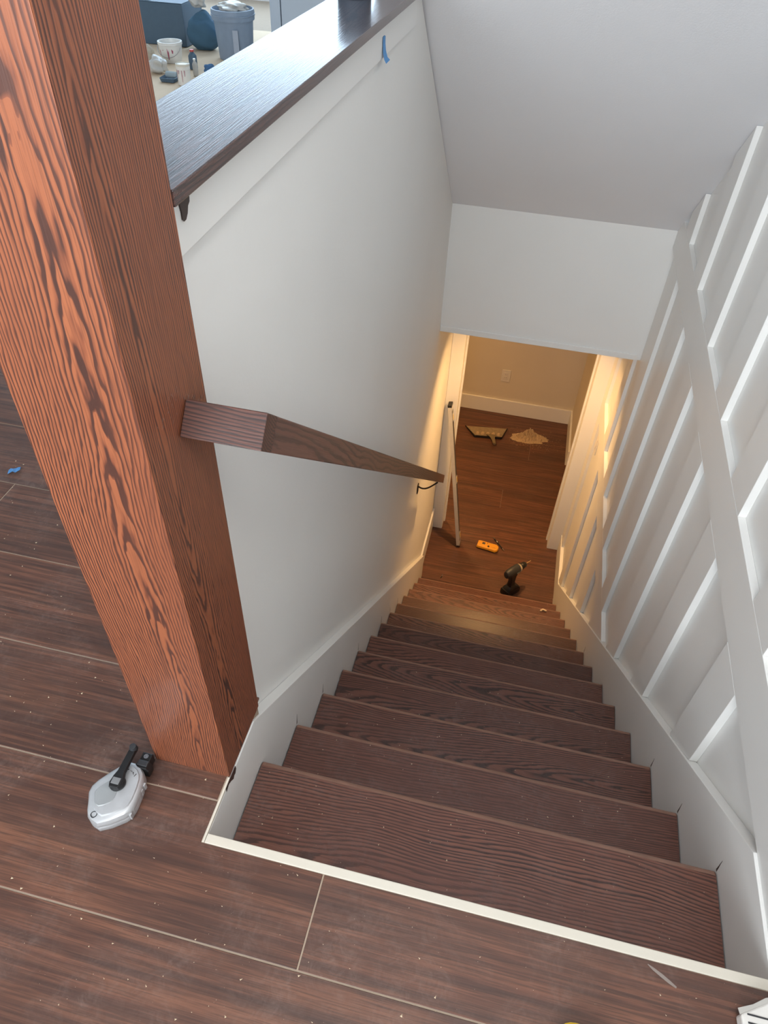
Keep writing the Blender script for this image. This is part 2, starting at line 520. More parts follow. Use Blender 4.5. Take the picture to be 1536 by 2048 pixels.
# doorway at the foot of the stairs
XL, XR = .058, .874
wd = MB().prism([(XW, ZB), (XL - .012, ZB), (XL - .012, -.63), (XR + .012, -.63), (XR + .012, ZB), (XP, ZB), (XP, ZH0), (XW, ZH0)], 'Y', YD + .012, YD + .1).build('wall_doorway', P_TRIM)
struct(wd, 'white painted doorway wall at the foot of the stairs')
for a, b in ((XW + .001, XL), (XR, XP - .001)):
    MB().box(a, b, YD, YD + .0115, ZB, ZH0 - .001).build('casing', P_TRIM, wd, bevel=.002)
for a, b in ((XL - .012, XL + .001), (XR - .001, XR + .012)):
    MB().box(a, b, YD + .0115, YD + .115, ZB, -.63).build('jamb', P_TRIM, wd, bevel=.001)
for a, b in ((XL + .001, XL + .012), (XR - .012, XR - .001)):
    MB().box(a, b, YD + .085, YD + .115, ZB, -.63).build('door_stop', P_TRIM, wd, bevel=.001)
# hall beyond
wh = MB().box(-1.3, 1.1, YF, YF + .1, ZB, -.42).build('wall_back', P_HALL)
struct(wh, 'cream hall wall seen through the doorway')
wh2 = MB().box(XP, XP + .1, YD + .1, YF, ZB, -.42).build('wall_hall_right', P_HALL)
struct(wh2)
wh3 = MB().box(-1.4, -1.3, YD + .1, YF + .1, ZB, -.42).build('wall_hall_left', P_HALL)
struct(wh3)
wh4 = MB().box(-1.3, -.128, YD + .012, YD + .1, ZB, -.42).build('wall_hall_front', P_HALL)
struct(wh4)
b1 = MB().box(-1.3, XP, YF - .016, YF, ZB, ZB + .147).build('baseboard_back', P_TRIM, None, bevel=.002)
struct(b1, 'white baseboard along the far hall wall')
b2 = MB().box(XP - .016, XP, 4.525, YF - .016, ZB, ZB + .147).build('baseboard_hall', P_TRIM, None, bevel=.002)
struct(b2, 'white baseboard along the right of the hall')
b3 = MB().box(XW, -.012, 2.985, YD - .001, ZB, ZB + .20).build('baseboard_left', P_TRIM, None, bevel=.002)
struct(b3, 'white baseboard on the left of the lower landing')
b4 = MB().box(XS + .002, XP, 3.0, YD - .001, ZB, ZB + .17).build('baseboard_right', P_TRIM, None, bevel=.002)
struct(b4, 'white baseboard on the right of the lower landing')
# upper room shell (behind, left and far)
for nm, bx in (('wall_room_left', (-4.7, -4.6, -3.1, 7.4, 0, ZC)), ('wall_room_far', (-4.7, -.03, 7.4, 7.5, 0, ZC)), ('wall_room_near', (-4.7, 1.1, -3.2, -3.1, 0, ZC)), ('wall_room_right', (-.128, -.03, 1.76, 7.4, .0, ZC))):
    if nm == 'wall_room_right':
        o = MB().prism([(1.76, 0), (7.4, 0), (7.4, ZC), (y_top + .1, ZC), (1.76, soffit(1.76) + .02)], 'X', -.128, -.112).build(nm, P_WALL)
    else:
        o = MB().box(*bx).build(nm, P_WALL)
    struct(o)
wbk = MB().box(-.03, XP, -.1, -.017, ZB, -.181).build('wall_under_landing', P_WALL)
struct(wbk)
# trim board below the cap
tr = MB().box(XW, -.017, .261, 1.66, .925, .992).build('trim_1', P_TRIM, None, bevel=.001)
struct(tr, 'cream trim board under the dark cap of the half wall')

# ------------------------------------------------------------------ staircase
st = thing('staircase', (.47, 1.4, ZB), 'dark stained oak staircase running down between the white walls', 'staircase')
for k in range(1, 14):
    y, z = nose(k)
    yp = 0.0 if k == 1 else nose(k - 1)[0] - .022
    r = .0125
    prof = [(yp, z)]
    for a in range(0, 9):
        t = R90 - math.pi * a / 8
        prof.append((y - r + r * math.cos(t), z - r + r * math.sin(t)))
    prof.append((yp, z - 2 * r))
    o = MB().prism(prof, 'X', .0025, XS - .0025).build('tread', W_TREAD, st, smooth=True, centre=True)
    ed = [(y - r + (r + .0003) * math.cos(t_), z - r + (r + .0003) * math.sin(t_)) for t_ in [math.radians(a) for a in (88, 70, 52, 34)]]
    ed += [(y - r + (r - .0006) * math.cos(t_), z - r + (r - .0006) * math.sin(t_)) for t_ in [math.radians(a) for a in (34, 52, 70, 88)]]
    we = MB().prism(ed, 'X', .004, XS - .004).build('worn_edge', M_NOSING, None, smooth=True)  # paler band along the rounded front of the tread
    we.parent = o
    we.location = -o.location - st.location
for k in range(1, 15):
    y = -.0155 if k == 1 else nose(k - 1)[0] - .04
    zt = -.03 if k == 1 else nose(k - 1)[1] - .0255
    zb = nose(k)[1] + .0 if k < 14 else ZB
    if k == 1:
        continue
    MB().box(.0025, XS - .0025, y, y + .0175, zb, zt).build('riser', W_TREAD, st, centre=True)
# white top riser whose edge shows as a strip in the floor
MB().box(.0005, XS - .0005, -.0165, -.0002, nose(1)[1], .0008).build('landing_strip', P_CREAM, st, bevel=.0012)
skl_poly = [(-.0165, -.0065), (.2280, -.0065), (2.98, skl(2.98)), (2.98, ZB), (2.75, ZB), (-.0165, -.40)]
MB().prism(skl_poly, 'X', -.0245, 0).build('skirt_board', P_TRIM, wl, bevel=.001)
MB().box(-.0044, -.0002, -.0165, .1045, -.0064, .0012).build('skirt_edge', P_CREAM, wl, bevel=.0008)
skr_poly = [(-.0, RA0 - .0005), (.2035, RA0 - .0005), (2.999, skr(2.999)), (2.999, ZB), (2.75, ZB), (0, -.40)]
MB().prism(skr_poly, 'X', XS, XP).build('skirt_board', P_TRIM, wr, bevel=.001)
sm = MB().prism([(.096, .0006), (.128, .0006), (.129, -.010), (.123, -.019), (.1175, -.0165), (.113, -.022), (.104, -.012), (.094, -.006), (.082, -.011), (.083, .0004)], 'X', .0002, .0009).build('stain_smear', M_STAIN, wl)
tag(sm, 'dark brown stain smeared on the white skirt below the post')

# ------------------------------------------------------------------ newel post
PX0, PX1, PY0, PY1 = -.149, -.001, .105, .259
np_ = thing('newel_post', (-.075, .182, 0), 'square red-brown oak newel post rising beside the stair opening', 'post')
t = .02
PH = ZC - .002
for poly in ([(PX0, PY0), (PX1, PY0), (PX1 - t, PY0 + t), (PX0 + t, PY0 + t)],
             [(PX1, PY0), (PX1, PY1), (PX1 - t, PY1 - t), (PX1 - t, PY0 + t)],
             [(PX1, PY1), (PX0, PY1), (PX0 + t, PY1 - t), (PX1 - t, PY1 - t)],
             [(PX0, PY1), (PX0, PY0), (PX0 + t, PY0 + t), (PX0 + t, PY1 - t)]):
    MB().prism(poly, 'Z', .0006, PH).build('board', W_POST, np_, bevel=.0012, centre=True)

random.seed(23)
sfm = MB()
for _ in range(46):
    tt = random.random()
    y, z = (.196 + .05 * tt + random.gauss(0, .004), .789 - .030 * tt + abs(random.gauss(0, .006))) if random.random() < .55 else (.172 + random.gauss(0, .012), .802 + random.gauss(0, .010))
    a = random.uniform(.4, 2.2)
    l_, w_ = random.uniform(.001, .005), .0005
    if y > .257: continue
    ca, sa = math.cos(a) * l_, math.sin(a) * l_
    sfm.add([(-.0008, y - ca, z - sa), (-.0008, y + w_, z), (-.0008, y + ca, z + sa), (-.0004, y - w_, z)], [(0, 1, 2), (0, 2, 3), (0, 3, 1), (1, 3, 2)])
so_ = sfm.build('dust_scuffs', plain('scuff_dust', L3(.34, .28, .25), .9), np_)
so_['kind'] = 'stuff'
so_['label'] = 'pale sanding dust where the rail meets the post'
# open joints where the nosings meet the skirt boards
for k in (1, 2, 3, 5, 7, 8, 9):
    y, z = nose(k)
    for par, xx, kk in ((wl, .0003, (2, 3, 5, 7, 8, 9)), (wr, XS - .0003, (1, 2, 3, 8))):
        if k in kk:
            x_, xd = (xx - .0002, xx + .0002)
            MB().prism([(y - .003, z - .002), (y + .0022, z - .002), (y + .0032, z + .016), (y + .0050, z + .034), (y + .0022, z + .021), (y - .0005, z + .010)], 'X', x_, xd).build('open_joint', M_STAIN, par)

# ------------------------------------------------------------------ cap of the half wall, with a run of stain
cp = thing('oak_ledge', (-.08, .95, .993), 'glossy dark oak cap board lying along the white half wall', 'ledge')
MB().box(-.158, 0, .2605, 1.70, .993, 1.011).build('cap_board', W_CAP, cp, bevel=.0015, centre=True)
dr = MB().prism([(.2985, .993), (.316, .993), (.3175, .985), (.3235, .981), (.322, .976), (.317, .973), (.3135, .966), (.308, .961), (.303, .9605), (.300, .9635), (.300, .972), (.298, .981)], 'X', -.0168, -.0150).build('stain_run', M_STAIN, cp)
tag(dr, 'dark run of stain below the cap')
# small dark can on the cap
cn = thing('stain_can', (-.112, 1.415, 1.0112), 'small dark stain can standing on the oak cap at the top edge', 'can')
MB().lathe([(.036, 0), (.038, .002), (.038, .004), (.037, .006), (.037, .078), (.038, .080), (.038, .083)], (-.112, 1.415, 1.0112), n=28).build('can_body', M_SLATE, cn, smooth=True)
MB().lathe([(.037, .083), (.036, .086), (.031, .086), (.030, .083), (.001, .083)], (-.112, 1.415, 1.0112), n=28).build('lid', M_STEEL, cn, smooth=True)

# ------------------------------------------------------------------ handrail
d = Vector((0, 1, -SL)).normalized()
nrm = Vector((0, SL, 1)).normalized()
hr = thing('handrail', (.05, .2, .77), 'dark oak handrail sloping from the newel post down the left wall', 'handrail')
# edge of the near end of the return: (y,z) bottom (.170,.760) top (.196,.794)
e0 = Vector((0, .176, .753))
H = .046
T = .040
ret = MB()
pts = [e0, e0 + nrm * H, e0 + nrm * H + d * T, e0 + d * T]
ret.prism([(p.y, p.z) for p in pts], 'X', .0001, .1035)
ret.build('return_block', W_RETURN, hr, bevel=.0012, centre=True)
def rail_obj(name, x0, x1, start, length, mat):
    o = MB().box(0, length, 0, x1 - x0, 0, H).build(name, mat, None, bevel=.0015)
    yv = nrm.cross(d)
    rot = Matrix((d, yv, nrm)).transposed().to_4x4()
    o.parent = hr
    o.matrix_basis = Matrix.Translation(start + Vector((x0 if yv.x > 0 else x1, 0, 0)) - hr.location) @ rot
    return o
rail_obj('rail', .0645, .103, e0 + d * (T + .0003), 3.26, W_RAIL)
ybk = 2.50
zr = e0.z - SL * (ybk - e0.y)
bk = MB().box(-.0248, -.019, ybk - .014, ybk + .014, zr - .105, zr - .045).build('bracket', M_IRON, hr, bevel=.001)
arm = []
for i in range(9):
    a = i / 8
    arm.append((-.02 + .104 * a, ybk, zr - .055 - .022 * math.sin(a * math.pi) * (1 - a) + .055 * a ** 2.2 - .004))
MB().tube(arm, .0045, 8).build('bracket_arm', M_IRON, bk, smooth=True)

# ------------------------------------------------------------------ chalk reel by the post
cr = thing('chalk_reel', (-.18, .02, 0), 'grey cast-metal chalk line reel lying on the floor beside the post', 'tool')
out = [(-.182, -.044), (-.196, -.040), (-.206, -.033), (-.213, -.022), (-.218, -.010), (-.226, .006), (-.226, .018), (-.220, .031), (-.207, .049), (-.191, .069), (-.178, .077), (-.168, .077), (-.156, .072), (-.146, .062), (-.141, .052), (-.137, .032), (-.135, .006), (-.137, -.009), (-.143, -.018), (-.163, -.034)]
cx, cy = -.178, .015
def ring(s, z, dx=0, dy=0):
    return [(cx + (x - cx) * s + dx, cy + (y - cy) * s + dy, z) for x, y in out]
MB().loft([ring(.95, .0006), ring(.99, .004), ring(1.0, .012), ring(1.0, .0165), ring(.985, .018), ring(1.0, .0195), ring(.995, .026), ring(.95, .032), ring(.86, .0345)]).build('case', M_CAST, cr, smooth=True)
MB().loft([ring(.80, .0345, .002, .003), ring(.77, .0375, .002, .003), ring(.60, .0385, .0, .002)]).build('raised_face', M_CAST, cr, smooth=True)
MB().loft([ring(.42, .0385, -.012, -.006), ring(.40, .0395, -.012, -.006)]).build('oval_plate', plain('dull_plate', L3(.40, .42, .43), .5, .3), cr, smooth=True)
MB().lathe([(.006, 0), (.006, .002), (.0045, .0024), (.004, .001), (.0005, .001)], (-.194, -.029, .0325), n=16).build('eyelet', M_BLACK2, cr, smooth=True)
for q in range(6):
    y = .045 - q * .011
    x = -.1385 + .0003 * q
    MB().obox((x, y, .008), (x, y, .025), .0035, .006, (0, 1, 0)).build('grip_rib', M_CAST, cr, bevel=.0008)
MB().lathe([(.013, 0), (.0145, .002), (.0145, .006), (.012, .009), (.001, .010)], (-.178, .029, .0385), n=24).build('crank_hub', M_BLACK, cr, smooth=True)
ck = MB().loft([[Vector((-.178, .029, .0465)) + Vector((a * w, l, h)) for a, h in ((-1, 0), (1, 0), (.8, .007), (-.8, .007))] for l, w in ((-.012, .010), (-.004, .0125), (.008, .0115), (.018, .008), (.05, .0075), (.066, .0075), (.070, .006))]).build('crank_arm', M_BLACK, cr, bevel=.001)
MB().box(-.1855, -.1705, .022, .034, .0535, .0548).build('thumb_pad', plain('worn_grey_plastic', L3(.22, .225, .23), .5), cr, bevel=.001)
MB().lathe([(.007, 0), (.0075, .008), (.006, .014), (.002, .0145)], (-.178, .093, .045), n=16).build('crank_knob', M_BLACK2, cr, smooth=True)
MB().loft([[(x, .068, z) for x, z in ((-.172, .003), (-.143, .003), (-.141, .026), (-.146, .033), (-.170, .033))],
           [(x + .001, .084, z) for x, z in ((-.170, .003), (-.144, .003), (-.142, .024), (-.147, .031), (-.168, .031))]]).build('mouth_block', M_BLACK, cr, bevel=.0015)
MB().box(-.166, -.146, .0725, .0835, .031, .0345).build('latch_window', M_BLACK2, cr, bevel=.0015)
MB().box(-.168, -.148, .0845, .1015, .004, .027).build('hook_plate', M_BLACK, cr, bevel=.0015)
MB().lathe([(.0045, 0), (.0045, .002), (.0025, .002), (.002, .0005)], (-.158, .0935, .0268), n=14).build('rivet', M_STEEL, cr, smooth=True)
def text_mesh(txt, size, loc, rotz, mat, parent, name, depth=.0004):
    cu = bpy.data.curves.new('t', 'FONT')
    cu.body = txt
    cu.size = size
    cu.extrude = depth
    cu.align_x = 'CENTER'
    cu.align_y = 'CENTER'
    to = bpy.data.objects.new('t', cu)
    COL.objects.link(to)
    bpy.context.view_layer.update()
    me = bpy.data.meshes.new_from_object(to.evaluated_get(bpy.context.evaluated_depsgraph_get()))
    bpy.data.objects.remove(to)
    me.transform(Matrix.Translation(loc) @ Matrix.Rotation(rotz, 4, 'Z'))
    me.materials.clear()
    me.materials.append(mat)
    o = bpy.data.objects.new(name, me)
    COL.objects.link(o)
    o.parent = parent
    o.location = -parent.location
    return o
text_mesh('WIN', .0125, Vector((-.168, .0535, .0378)), math.radians(-18), M_BLACK, cr, 'lettering')

# ------------------------------------------------------------------ tape pieces, chips, smears, things at the frame edge
bt = MB()
rr = []
for i, (y, z, w, o_) in enumerate([(1.296, .9655, .0025, .0005), (1.297, .9635, .0045, .0008), (1.296, .950, .0045, .0012), (1.2945, .937, .005, .003), (1.296, .925, .006, .006), (1.300, .9185, .0075, .010)]):
    w *= 2.4
    rr.append([(-.0168 + o_, y - w, z), (-.0168 + o_, y + w, z), (-.0162 + o_, y + w, z), (-.0162 + o_, y - w, z)])
tag(bt.loft(rr).build('tape_strip', M_BLUE), 'short strip of blue painters tape stuck on the trim under the cap', 'tape')
rr = []
for i in range(6):
    a = i / 5
    p = Vector((-.894 + .026 * a, .756 + .018 * a, .0012 + .004 * abs(math.sin(a * 5))))
    w = .0075 + .002 * math.sin(i * 2.3)
    rr.append([p + Vector((-.5 * w, w, 0)), p + Vector((.5 * w, -w, .0015)), p + Vector((.5 * w, -w, .0022)), p + Vector((-.5 * w, w, .0008))])
tag(MB().loft(rr).build('tape_scrap', M_BLUE), 'crumpled scrap of blue painters tape on the floor left of the post', 'tape')
ysm = MB().loft([[(x + w * .5, y + w, .0003), (x - w * .5, y - w, .0003), (x - w * .5, y - w, .0006), (x + w * .5, y + w, .0006)] for x, y, w in ((.757, -.0235, .0005), (.765, -.028, .0018), (.778, -.0345, .0024), (.790, -.041, .0022), (.800, -.046, .0012))]).build('paint_smear', plain('smear_white', L3(.30, .25, .22), .8), fl)
tag(ysm, 'pale smear on the floor plank')
tm = thing('tape_measure', (.648, -.185, 0), 'yellow tape measure just entering the bottom edge of the picture', 'tape measure')
def roundrect(x0, x1, y0, y1, r, n=6):
    pts = []
    for cx_, cy_, a0 in ((x1 - r, y1 - r, 0), (x0 + r, y1 - r, 90), (x0 + r, y0 + r, 180), (x1 - r, y0 + r, 270)):
        for i in range(n + 1):
            a = math.radians(a0 + 90 * i / n)
            pts.append((cx_ + r * math.cos(a), cy_ + r * math.sin(a)))
    return pts
def rr_ring(x0, x1, y0, y1, r, z, ins=0.):
    return [(x, y, z) for x, y in roundrect(x0 + ins, x1 - ins, y0 + ins, y1 - ins, max(r - ins, .002))]
tx = (.610, .684, -.212, -.1375)
MB().loft([rr_ring(*tx, .030, .0006, .004), rr_ring(*tx, .030, .004), rr_ring(*tx, .030, .036), rr_ring(*tx, .030, .040, .004)]).build('case', M_YEL2, tm, smooth=True)
MB().loft([rr_ring(*tx, .030, .0402, .016), rr_ring(*tx, .030, .0415, .018)]).build('side_badge', M_BLACK, tm, smooth=True)
MB().box(.676, .690, -.211, -.194, .008, .032).build('hook_end', M_BLACK2, tm, bevel=.001)
pk = thing('paper_packet', (.93, -.10, 0), 'white printed packet in clear film at the bottom right corner', 'packet')
MB().prism([(.886, -.064), (.934, -.036), (.942, -.12), (.890, -.13)], 'Z', .0008, .024).build('packet_body', M_WHITE, pk, bevel=.003)
random.seed(3)
for q in range(5):
    MB().box(.895, .928 - .004 * (q % 3), -.064 - .011 * q, -.0615 - .011 * q, .0242, .0246).build('print_line', M_BLACK2, pk)
MB().prism([(.884, -.066), (.934, -.037), (.936, -.031), (.925, -.035), (.905, -.048), (.882, -.058)], 'Z', .0238, .0248).build('film_edge', M_BAG, pk)

# sawdust specks: nobody could count them
def specks(name, n, place, label, mat, smin, smax):
    m = MB()
    for _ in range(n):
        x, y, z = place()
        s = smin + (smax - smin) * random.random() ** 3
        a = random.random() * math.pi
        c, s_ = math.cos(a), math.sin(a)
        w = s * random.uniform(.25, .7)
        vs = [(x + c * s - s_ * 0, y + s_ * s, z), (x - c * s * .5 - s_ * w, y - s_ * s * .5 + c * w, z), (x - c * s * .5 + s_ * w, y - s_ * s * .5 - c * w, z), (x, y, z + w * .7)]
        m.add(vs, [(0, 1, 3), (1, 2, 3), (2, 0, 3), (0, 2, 1)])
    o = m.build(name, mat)
    tag(o, label, 'sawdust', kind='stuff')
random.seed(11)
def on_floor():
    while True:
        x, y = random.uniform(-1.3, .94), random.uniform(-.35, 1.2)
        if (x > -.02 and y > -.02) or (-.15 < x < 0 and .1 < y < .262):
            continue
        if -.235 < x < -.13 and -.05 < y < .105: continue
        if x > -.03 and y > .05: continue
        return x, y, .0002
specks('floor_sawdust', 1500, on_floor, 'tiny pale sawdust specks scattered over the upper plank floor', M_CHIP, .0004, .0032)
def on_tread():
    k = min(13, 1 + int(random.random() ** 1.4 * 13))
    y, z = nose(k)
    yp = .004 if k == 1 else nose(k - 1)[0] + .002
    return random.uniform(.02, .93), random.uniform(yp, y - .012), z + .0002
specks('tread_sawdust', 900, on_tread, 'tiny pale sawdust specks scattered over the dark treads', M_CHIP, .0004, .0026)

# ------------------------------------------------------------------ things at the foot of the stairs
ch = MB().prism([(.818, 2.548), (.836, 2.566), (.862, 2.556), (.858, 2.548), (.838, 2.555), (.826, 2.541)], 'Z', -2.2797, -2.268).build('wood_offcut', M_CHIP, None, bevel=.001)
tag(ch, 'pale angled wood offcut lying on a tread near the bottom', 'wood scrap')
# cordless drill standing on its battery
dd = thing('cordless_drill', (.64, 3.02, ZB), 'black cordless drill standing on its battery at the foot of the stairs', 'drill')
B0 = Vector((.640, 2.985, ZB))
ang = math.radians(50)
ux = Vector((math.cos(ang), math.sin(ang), 0))
uy = Vector((-math.sin(ang), math.cos(ang), 0))
UZ = Vector((0, 0, 1))
DS = 1.12
def dl(f, s_, h): return B0 + (ux * f + uy * s_) * 1.02 + UZ * (h * 1.22)
def dring(f0, f1, w, h): return [dl(f0, -w, h), dl(f1, -w, h), dl(f1 + .006, -w * .6, h), dl(f1 + .006, w * .6, h), dl(f1, w, h), dl(f0, w, h), dl(f0 - .006, w * .6, h), dl(f0 - .006, -w * .6, h)]
MB().loft([dring(-.052, .055, .034, .0006), dring(-.056, .060, .038, .004), dring(-.056, .060, .038, .034), dring(-.050, .052, .034, .044)]).build('battery', M_BLACK, dd, smooth=True)
MB().loft([dring(-.044, .046, .033, .0445), dring(-.036, .038, .030, .056), dring(-.022, .016, .02, .068), dring(-.020, .012, .017, .10), dring(-.024, .012, .018, .14), dring(-.036, .018, .021, .168)]).build('handle', M_BLACK, dd, smooth=True)
MB().box(-.001, .001, -.001, .001, 0, .001)
MB().loft([[dl(f, r * math.cos(t), .192 + r * math.sin(t) * 1.12) for t in [i * math.pi / 8 for i in range(16)]] for f, r in ((-.082, .012), (-.078, .022), (-.060, .029), (-.01, .031), (.02, .031), (.034, .029))]).build('motor_body', M_BLACK2, dd, smooth=True)
MB().lathe([(.030, 0), (.031, .003), (.029, .016), (.027, .018)], dl(.034, 0, .192), ux, 20).build('clutch_ring', plain('champagne_ring', L3(.62, .52, .38), .35, .4), dd, smooth=True)
MB().lathe([(.024, 0), (.026, .006), (.026, .012), (.022, .014)], dl(.052, 0, .192), ux, 20).build('torque_collar', M_BLACK, dd, smooth=True)
chk = MB().lathe([(.020, 0), (.022, .004), (.022, .026), (.016, .040), (.010, .044)], dl(.066, 0, .192), ux, 20).build('chuck', M_BLACK, dd, smooth=True)
MB().lathe([(.003, 0), (.003, .02), (.0024, .045), (.0006, .050)], dl(.110, 0, .192), ux, 8).build('drill_bit', M_BRASS, chk, smooth=True)
MB().obox(dl(.012, 0, .150), dl(.026, 0, .146), .014, .026).build('trigger', M_BLACK2, dd, bevel=.002)
MB().obox(dl(-.005, -.0325, .192), dl(.020, -.0325, .192), .002, .012).build('side_label', plain('label_grey', L3(.2, .22, .2), .5), dd)
# stud finder
sf = thing('stud_finder', (.43, 3.37, ZB), 'amber yellow stud finder lying on the floor before the doorway', 'tool')
A0 = Vector((.352, 3.385, ZB))
A1 = Vector((.516, 3.362, ZB))
ax = (A1 - A0).normalized()
ay = Vector((-ax.y, ax.x, 0))
Ln = (A1 - A0).length
def sfr(ins, z, w0=.031, w1=.036):
    pts = [(0, -w0), (.012, -w0 - .004), (Ln * .55, -w1 + .002), (Ln - .02, -w1), (Ln - .004, -w1 * .6), (Ln, 0), (Ln - .004, w1 * .6), (Ln - .02, w1), (Ln * .55, w1 - .002), (.012, w0 + .004), (0, w0)]
    c0 = Ln / 2
    return [A0 + ax * (c0 + (p - c0) * (1 - ins / c0)) + ay * (q * (1 - ins / w1)) + UZ * z for p, q in pts]
MB().loft([sfr(.004, .0006), sfr(.002, .012)]).build('base_shell', M_BLACK, sf, smooth=True)
MB().loft([sfr(.0, .012), sfr(0, .022), sfr(.004, .030), sfr(.012, .033)]).build('top_shell', M_YEL, sf, smooth=True)
def sfbox(p0, p1, q0, q1, z0, z1, name, mat, bev=.001):
    vs = [A0 + ax * p + ay * q + UZ * z for p in (p0, p1) for q in (q0, q1) for z in (z0, z1)]
    return MB().add(vs, [(0, 1, 3, 2), (4, 6, 7, 5), (0, 4, 5, 1), (2, 3, 7, 6), (0, 2, 6, 4), (1, 5, 7, 3)]).build(name, mat, sf, bevel=bev)
sfbox(.036, .058, -.004, .018, .0325, .0338, 'display', M_SCREEN)
sfbox(.10, .145, -.010, -.004, .0325, .036, 'grip_ridge', M_YEL)
MB().lathe([(.008, 0), (.0085, .001), (.0075, .0022), (.0005, .0022)], A0 + ax * .088 - ay * .012 + UZ * .0325, n=18).build('button', M_BLACK, sf, smooth=True)
MB().lathe([(.0035, 0), (.0035, .0012), (.0005, .0014)], A0 + ax * .074 + ay * .016 + UZ * .0325, n=12).build('mark_dot', M_SCREEN, sf, smooth=True)
# marker pen leaning over the stud finder's end
pn = thing('marker_pen', (.51, 3.43, ZB), 'slim black and silver marker pen beside the amber stud finder', 'pen')
q0, q1 = Vector((.463, 3.492, ZB + .006)), Vector((.560, 3.372, ZB + .006))
dv = (q1 - q0).normalized()
ln_ = (q1 - q0).length
MB().lathe([(.0045, .018), (.0056, .02), (.0056, .045)], q0, dv, 12).build('cap', M_BLACK, pn, smooth=True)
MB().lathe([(.003, 0), (.0045, .003), (.0045, .018)], q0, dv, 12).build('cap_tip', M_STEEL, pn, smooth=True)
MB().lathe([(.005, .0452), (.0052, .047), (.0052, .06)], q0, dv, 12).build('collar', M_STEEL, pn, smooth=True)
MB().lathe([(.0048, .0602), (.0048, ln_ - .026)], q0, dv, 12).build('barrel', M_BLACK, pn, smooth=True)
MB().lathe([(.0048, ln_ - .0258), (.004, ln_ - .014), (.0012, ln_)], q0, dv, 12).build('tip', M_STEEL, pn, smooth=True)
# lone driver bit
bt_ = thing('driver_bit', (.142, 3.0, ZB), 'small steel driver bit on the floor near the left wall', 'drill bit')
MB().lathe([(.003, 0), (.0035, .001), (.0035, .016), (.0022, .019)], (.139, 2.985, ZB + .0042), (.25, 1, 0), 6).build('shank', M_BLACK, bt_)
MB().lathe([(.0022, .019), (.0022, .03), (.0028, .034), (.0006, .038)], (.139, 2.985, ZB + .0042), (.25, 1, 0), 8).build('tip', M_STEEL, bt_)
# spirit level leaning on the door casing
lv = thing('spirit_level', (.217, 3.354, ZB), 'long silver box level leaning on the left door casing', 'level')
l0 = Vector((.214, 3.345, ZB + .006))
l1 = Vector((.0135, 3.448, -1.455))
ld = (l1 - l0).normalized()
lx = Vector((1, 0, 0))
lx = (lx - ld * lx.dot(ld)).normalized()
ly = ld.cross(lx)
def lbox(a, b, hw, hd, name, mat, off=0., bev=.0015, par=lv):
    vs = [l0 + ld * t + lx * (x + off) + ly * y for t in (a, b) for x in (-hw, hw) for y in (-hd, hd)]
    return MB().add(vs, [(0, 1, 3, 2), (4, 6, 7, 5), (0, 4, 5, 1), (2, 3, 7, 6), (0, 2, 6, 4), (1, 5, 7, 3)]).build(name, mat, par, bevel=bev)
LL = (l1 - l0).length
fr_ = lbox(.016, LL - .016, .0125, .029, 'frame', M_ALU)
lbox(0.004, .016, .0135, .030, 'end_cap', M_BLACK)
lbox(LL - .016, LL, .0135, .030, 'end_cap', M_BLACK)
lbox(.05, LL - .05, .0006, .021, 'web_panel', plain('grey_web', L3(.10, .105, .12), .3, .3), off=.0131, bev=0)
for c in (.10, LL * .5, LL - .10):
    v_ = lbox(c - .028, c + .028, .0012, .014, 'vial_window', M_WHITE, off=.0145, bev=.0005)
    lbox(c - .018, c + .018, .0008, .005, 'vial', M_YEL2, off=.0165, bev=.0005, par=v_)
    v_.location = -lv.location
for o in COL.objects:
    if o.name.startswith('vial') and not o.name.startswith('vial_window'):
        o.location = (0, 0, 0)
# dustpan and sawdust heap in the hall
dp = thing('dustpan', (.25, 4.78, ZB), 'dark dustpan with tan dust lying on the hall floor', 'dustpan')
lip = [Vector((.046, 4.842, 0)), Vector((.42, 4.90, 0))]
hdir = Vector((.327, 4.70, 0))
bkL, bkR = Vector((.150, 4.700, 0)), Vector((.385, 4.735, 0))
Z = lambda h: Vector((0, 0, ZB + h))
MB().loft([[lip[0] + Z(.0008), bkL + Z(.003), bkR + Z(.003), lip[1] + Z(.0008)], [lip[0] + Z(.0025), bkL + Z(.010), bkR + Z(.010), lip[1] + Z(.0025)]]).build('pan_floor', plain('dusty_pan', L3(.38, .29, .18), .85, var=.5, scale=40), dp)
def wallseg(a, b, h0, h1, name):
    n_ = Vector((b - a).normalized().cross(UZ)) * .005
    MB().loft([[a + Z(.001), a + n_ + Z(.001), a + n_ + Z(h0), a + Z(h0)], [b + Z(.001), b + n_ + Z(.001), b + n_ + Z(h1), b + Z(h1)]]).build(name, M_BLACK, dp, bevel=.001)
wallseg(lip[0], bkL, .012, .026, 'side_wall')
wallseg(bkR, lip[1], .026, .012, 'side_wall')
wallseg(bkL, bkR, .026, .026, 'back_wall')
hp = [(.290, 4.745, .024), (.305, 4.70, .034), (.322, 4.66, .034), (.333, 4.62, .028)]
MB().loft([[Vector((x - w, y, ZB + z)), Vector((x - w * .6, y, ZB + z - .012)), Vector((x + w * .6, y, ZB + z - .012)), Vector((x + w, y, ZB + z)), Vector((x + w * .6, y, ZB + z + .006)), Vector((x - w * .6, y, ZB + z + .006))] for (x, y, z), w in zip(hp, (.05, .022, .016, .014))]).build('handle', plain('dusty_handle', L3(.24, .18, .10), .7, var=.4, scale=60), dp, smooth=True)
for q in range(5):
    p = bkL.lerp(bkR, .1 + .2 * q) + Vector((-.005, .05, 0))
    MB().lathe([(.020, .0), (.014, .012), (.004, .02)], (p.x, p.y, ZB + .010), n=9).build('dust_ridge', M_SAW, dp)
random.seed(5)
hp_ = MB()
NX, NY = 44, 22
vs = []
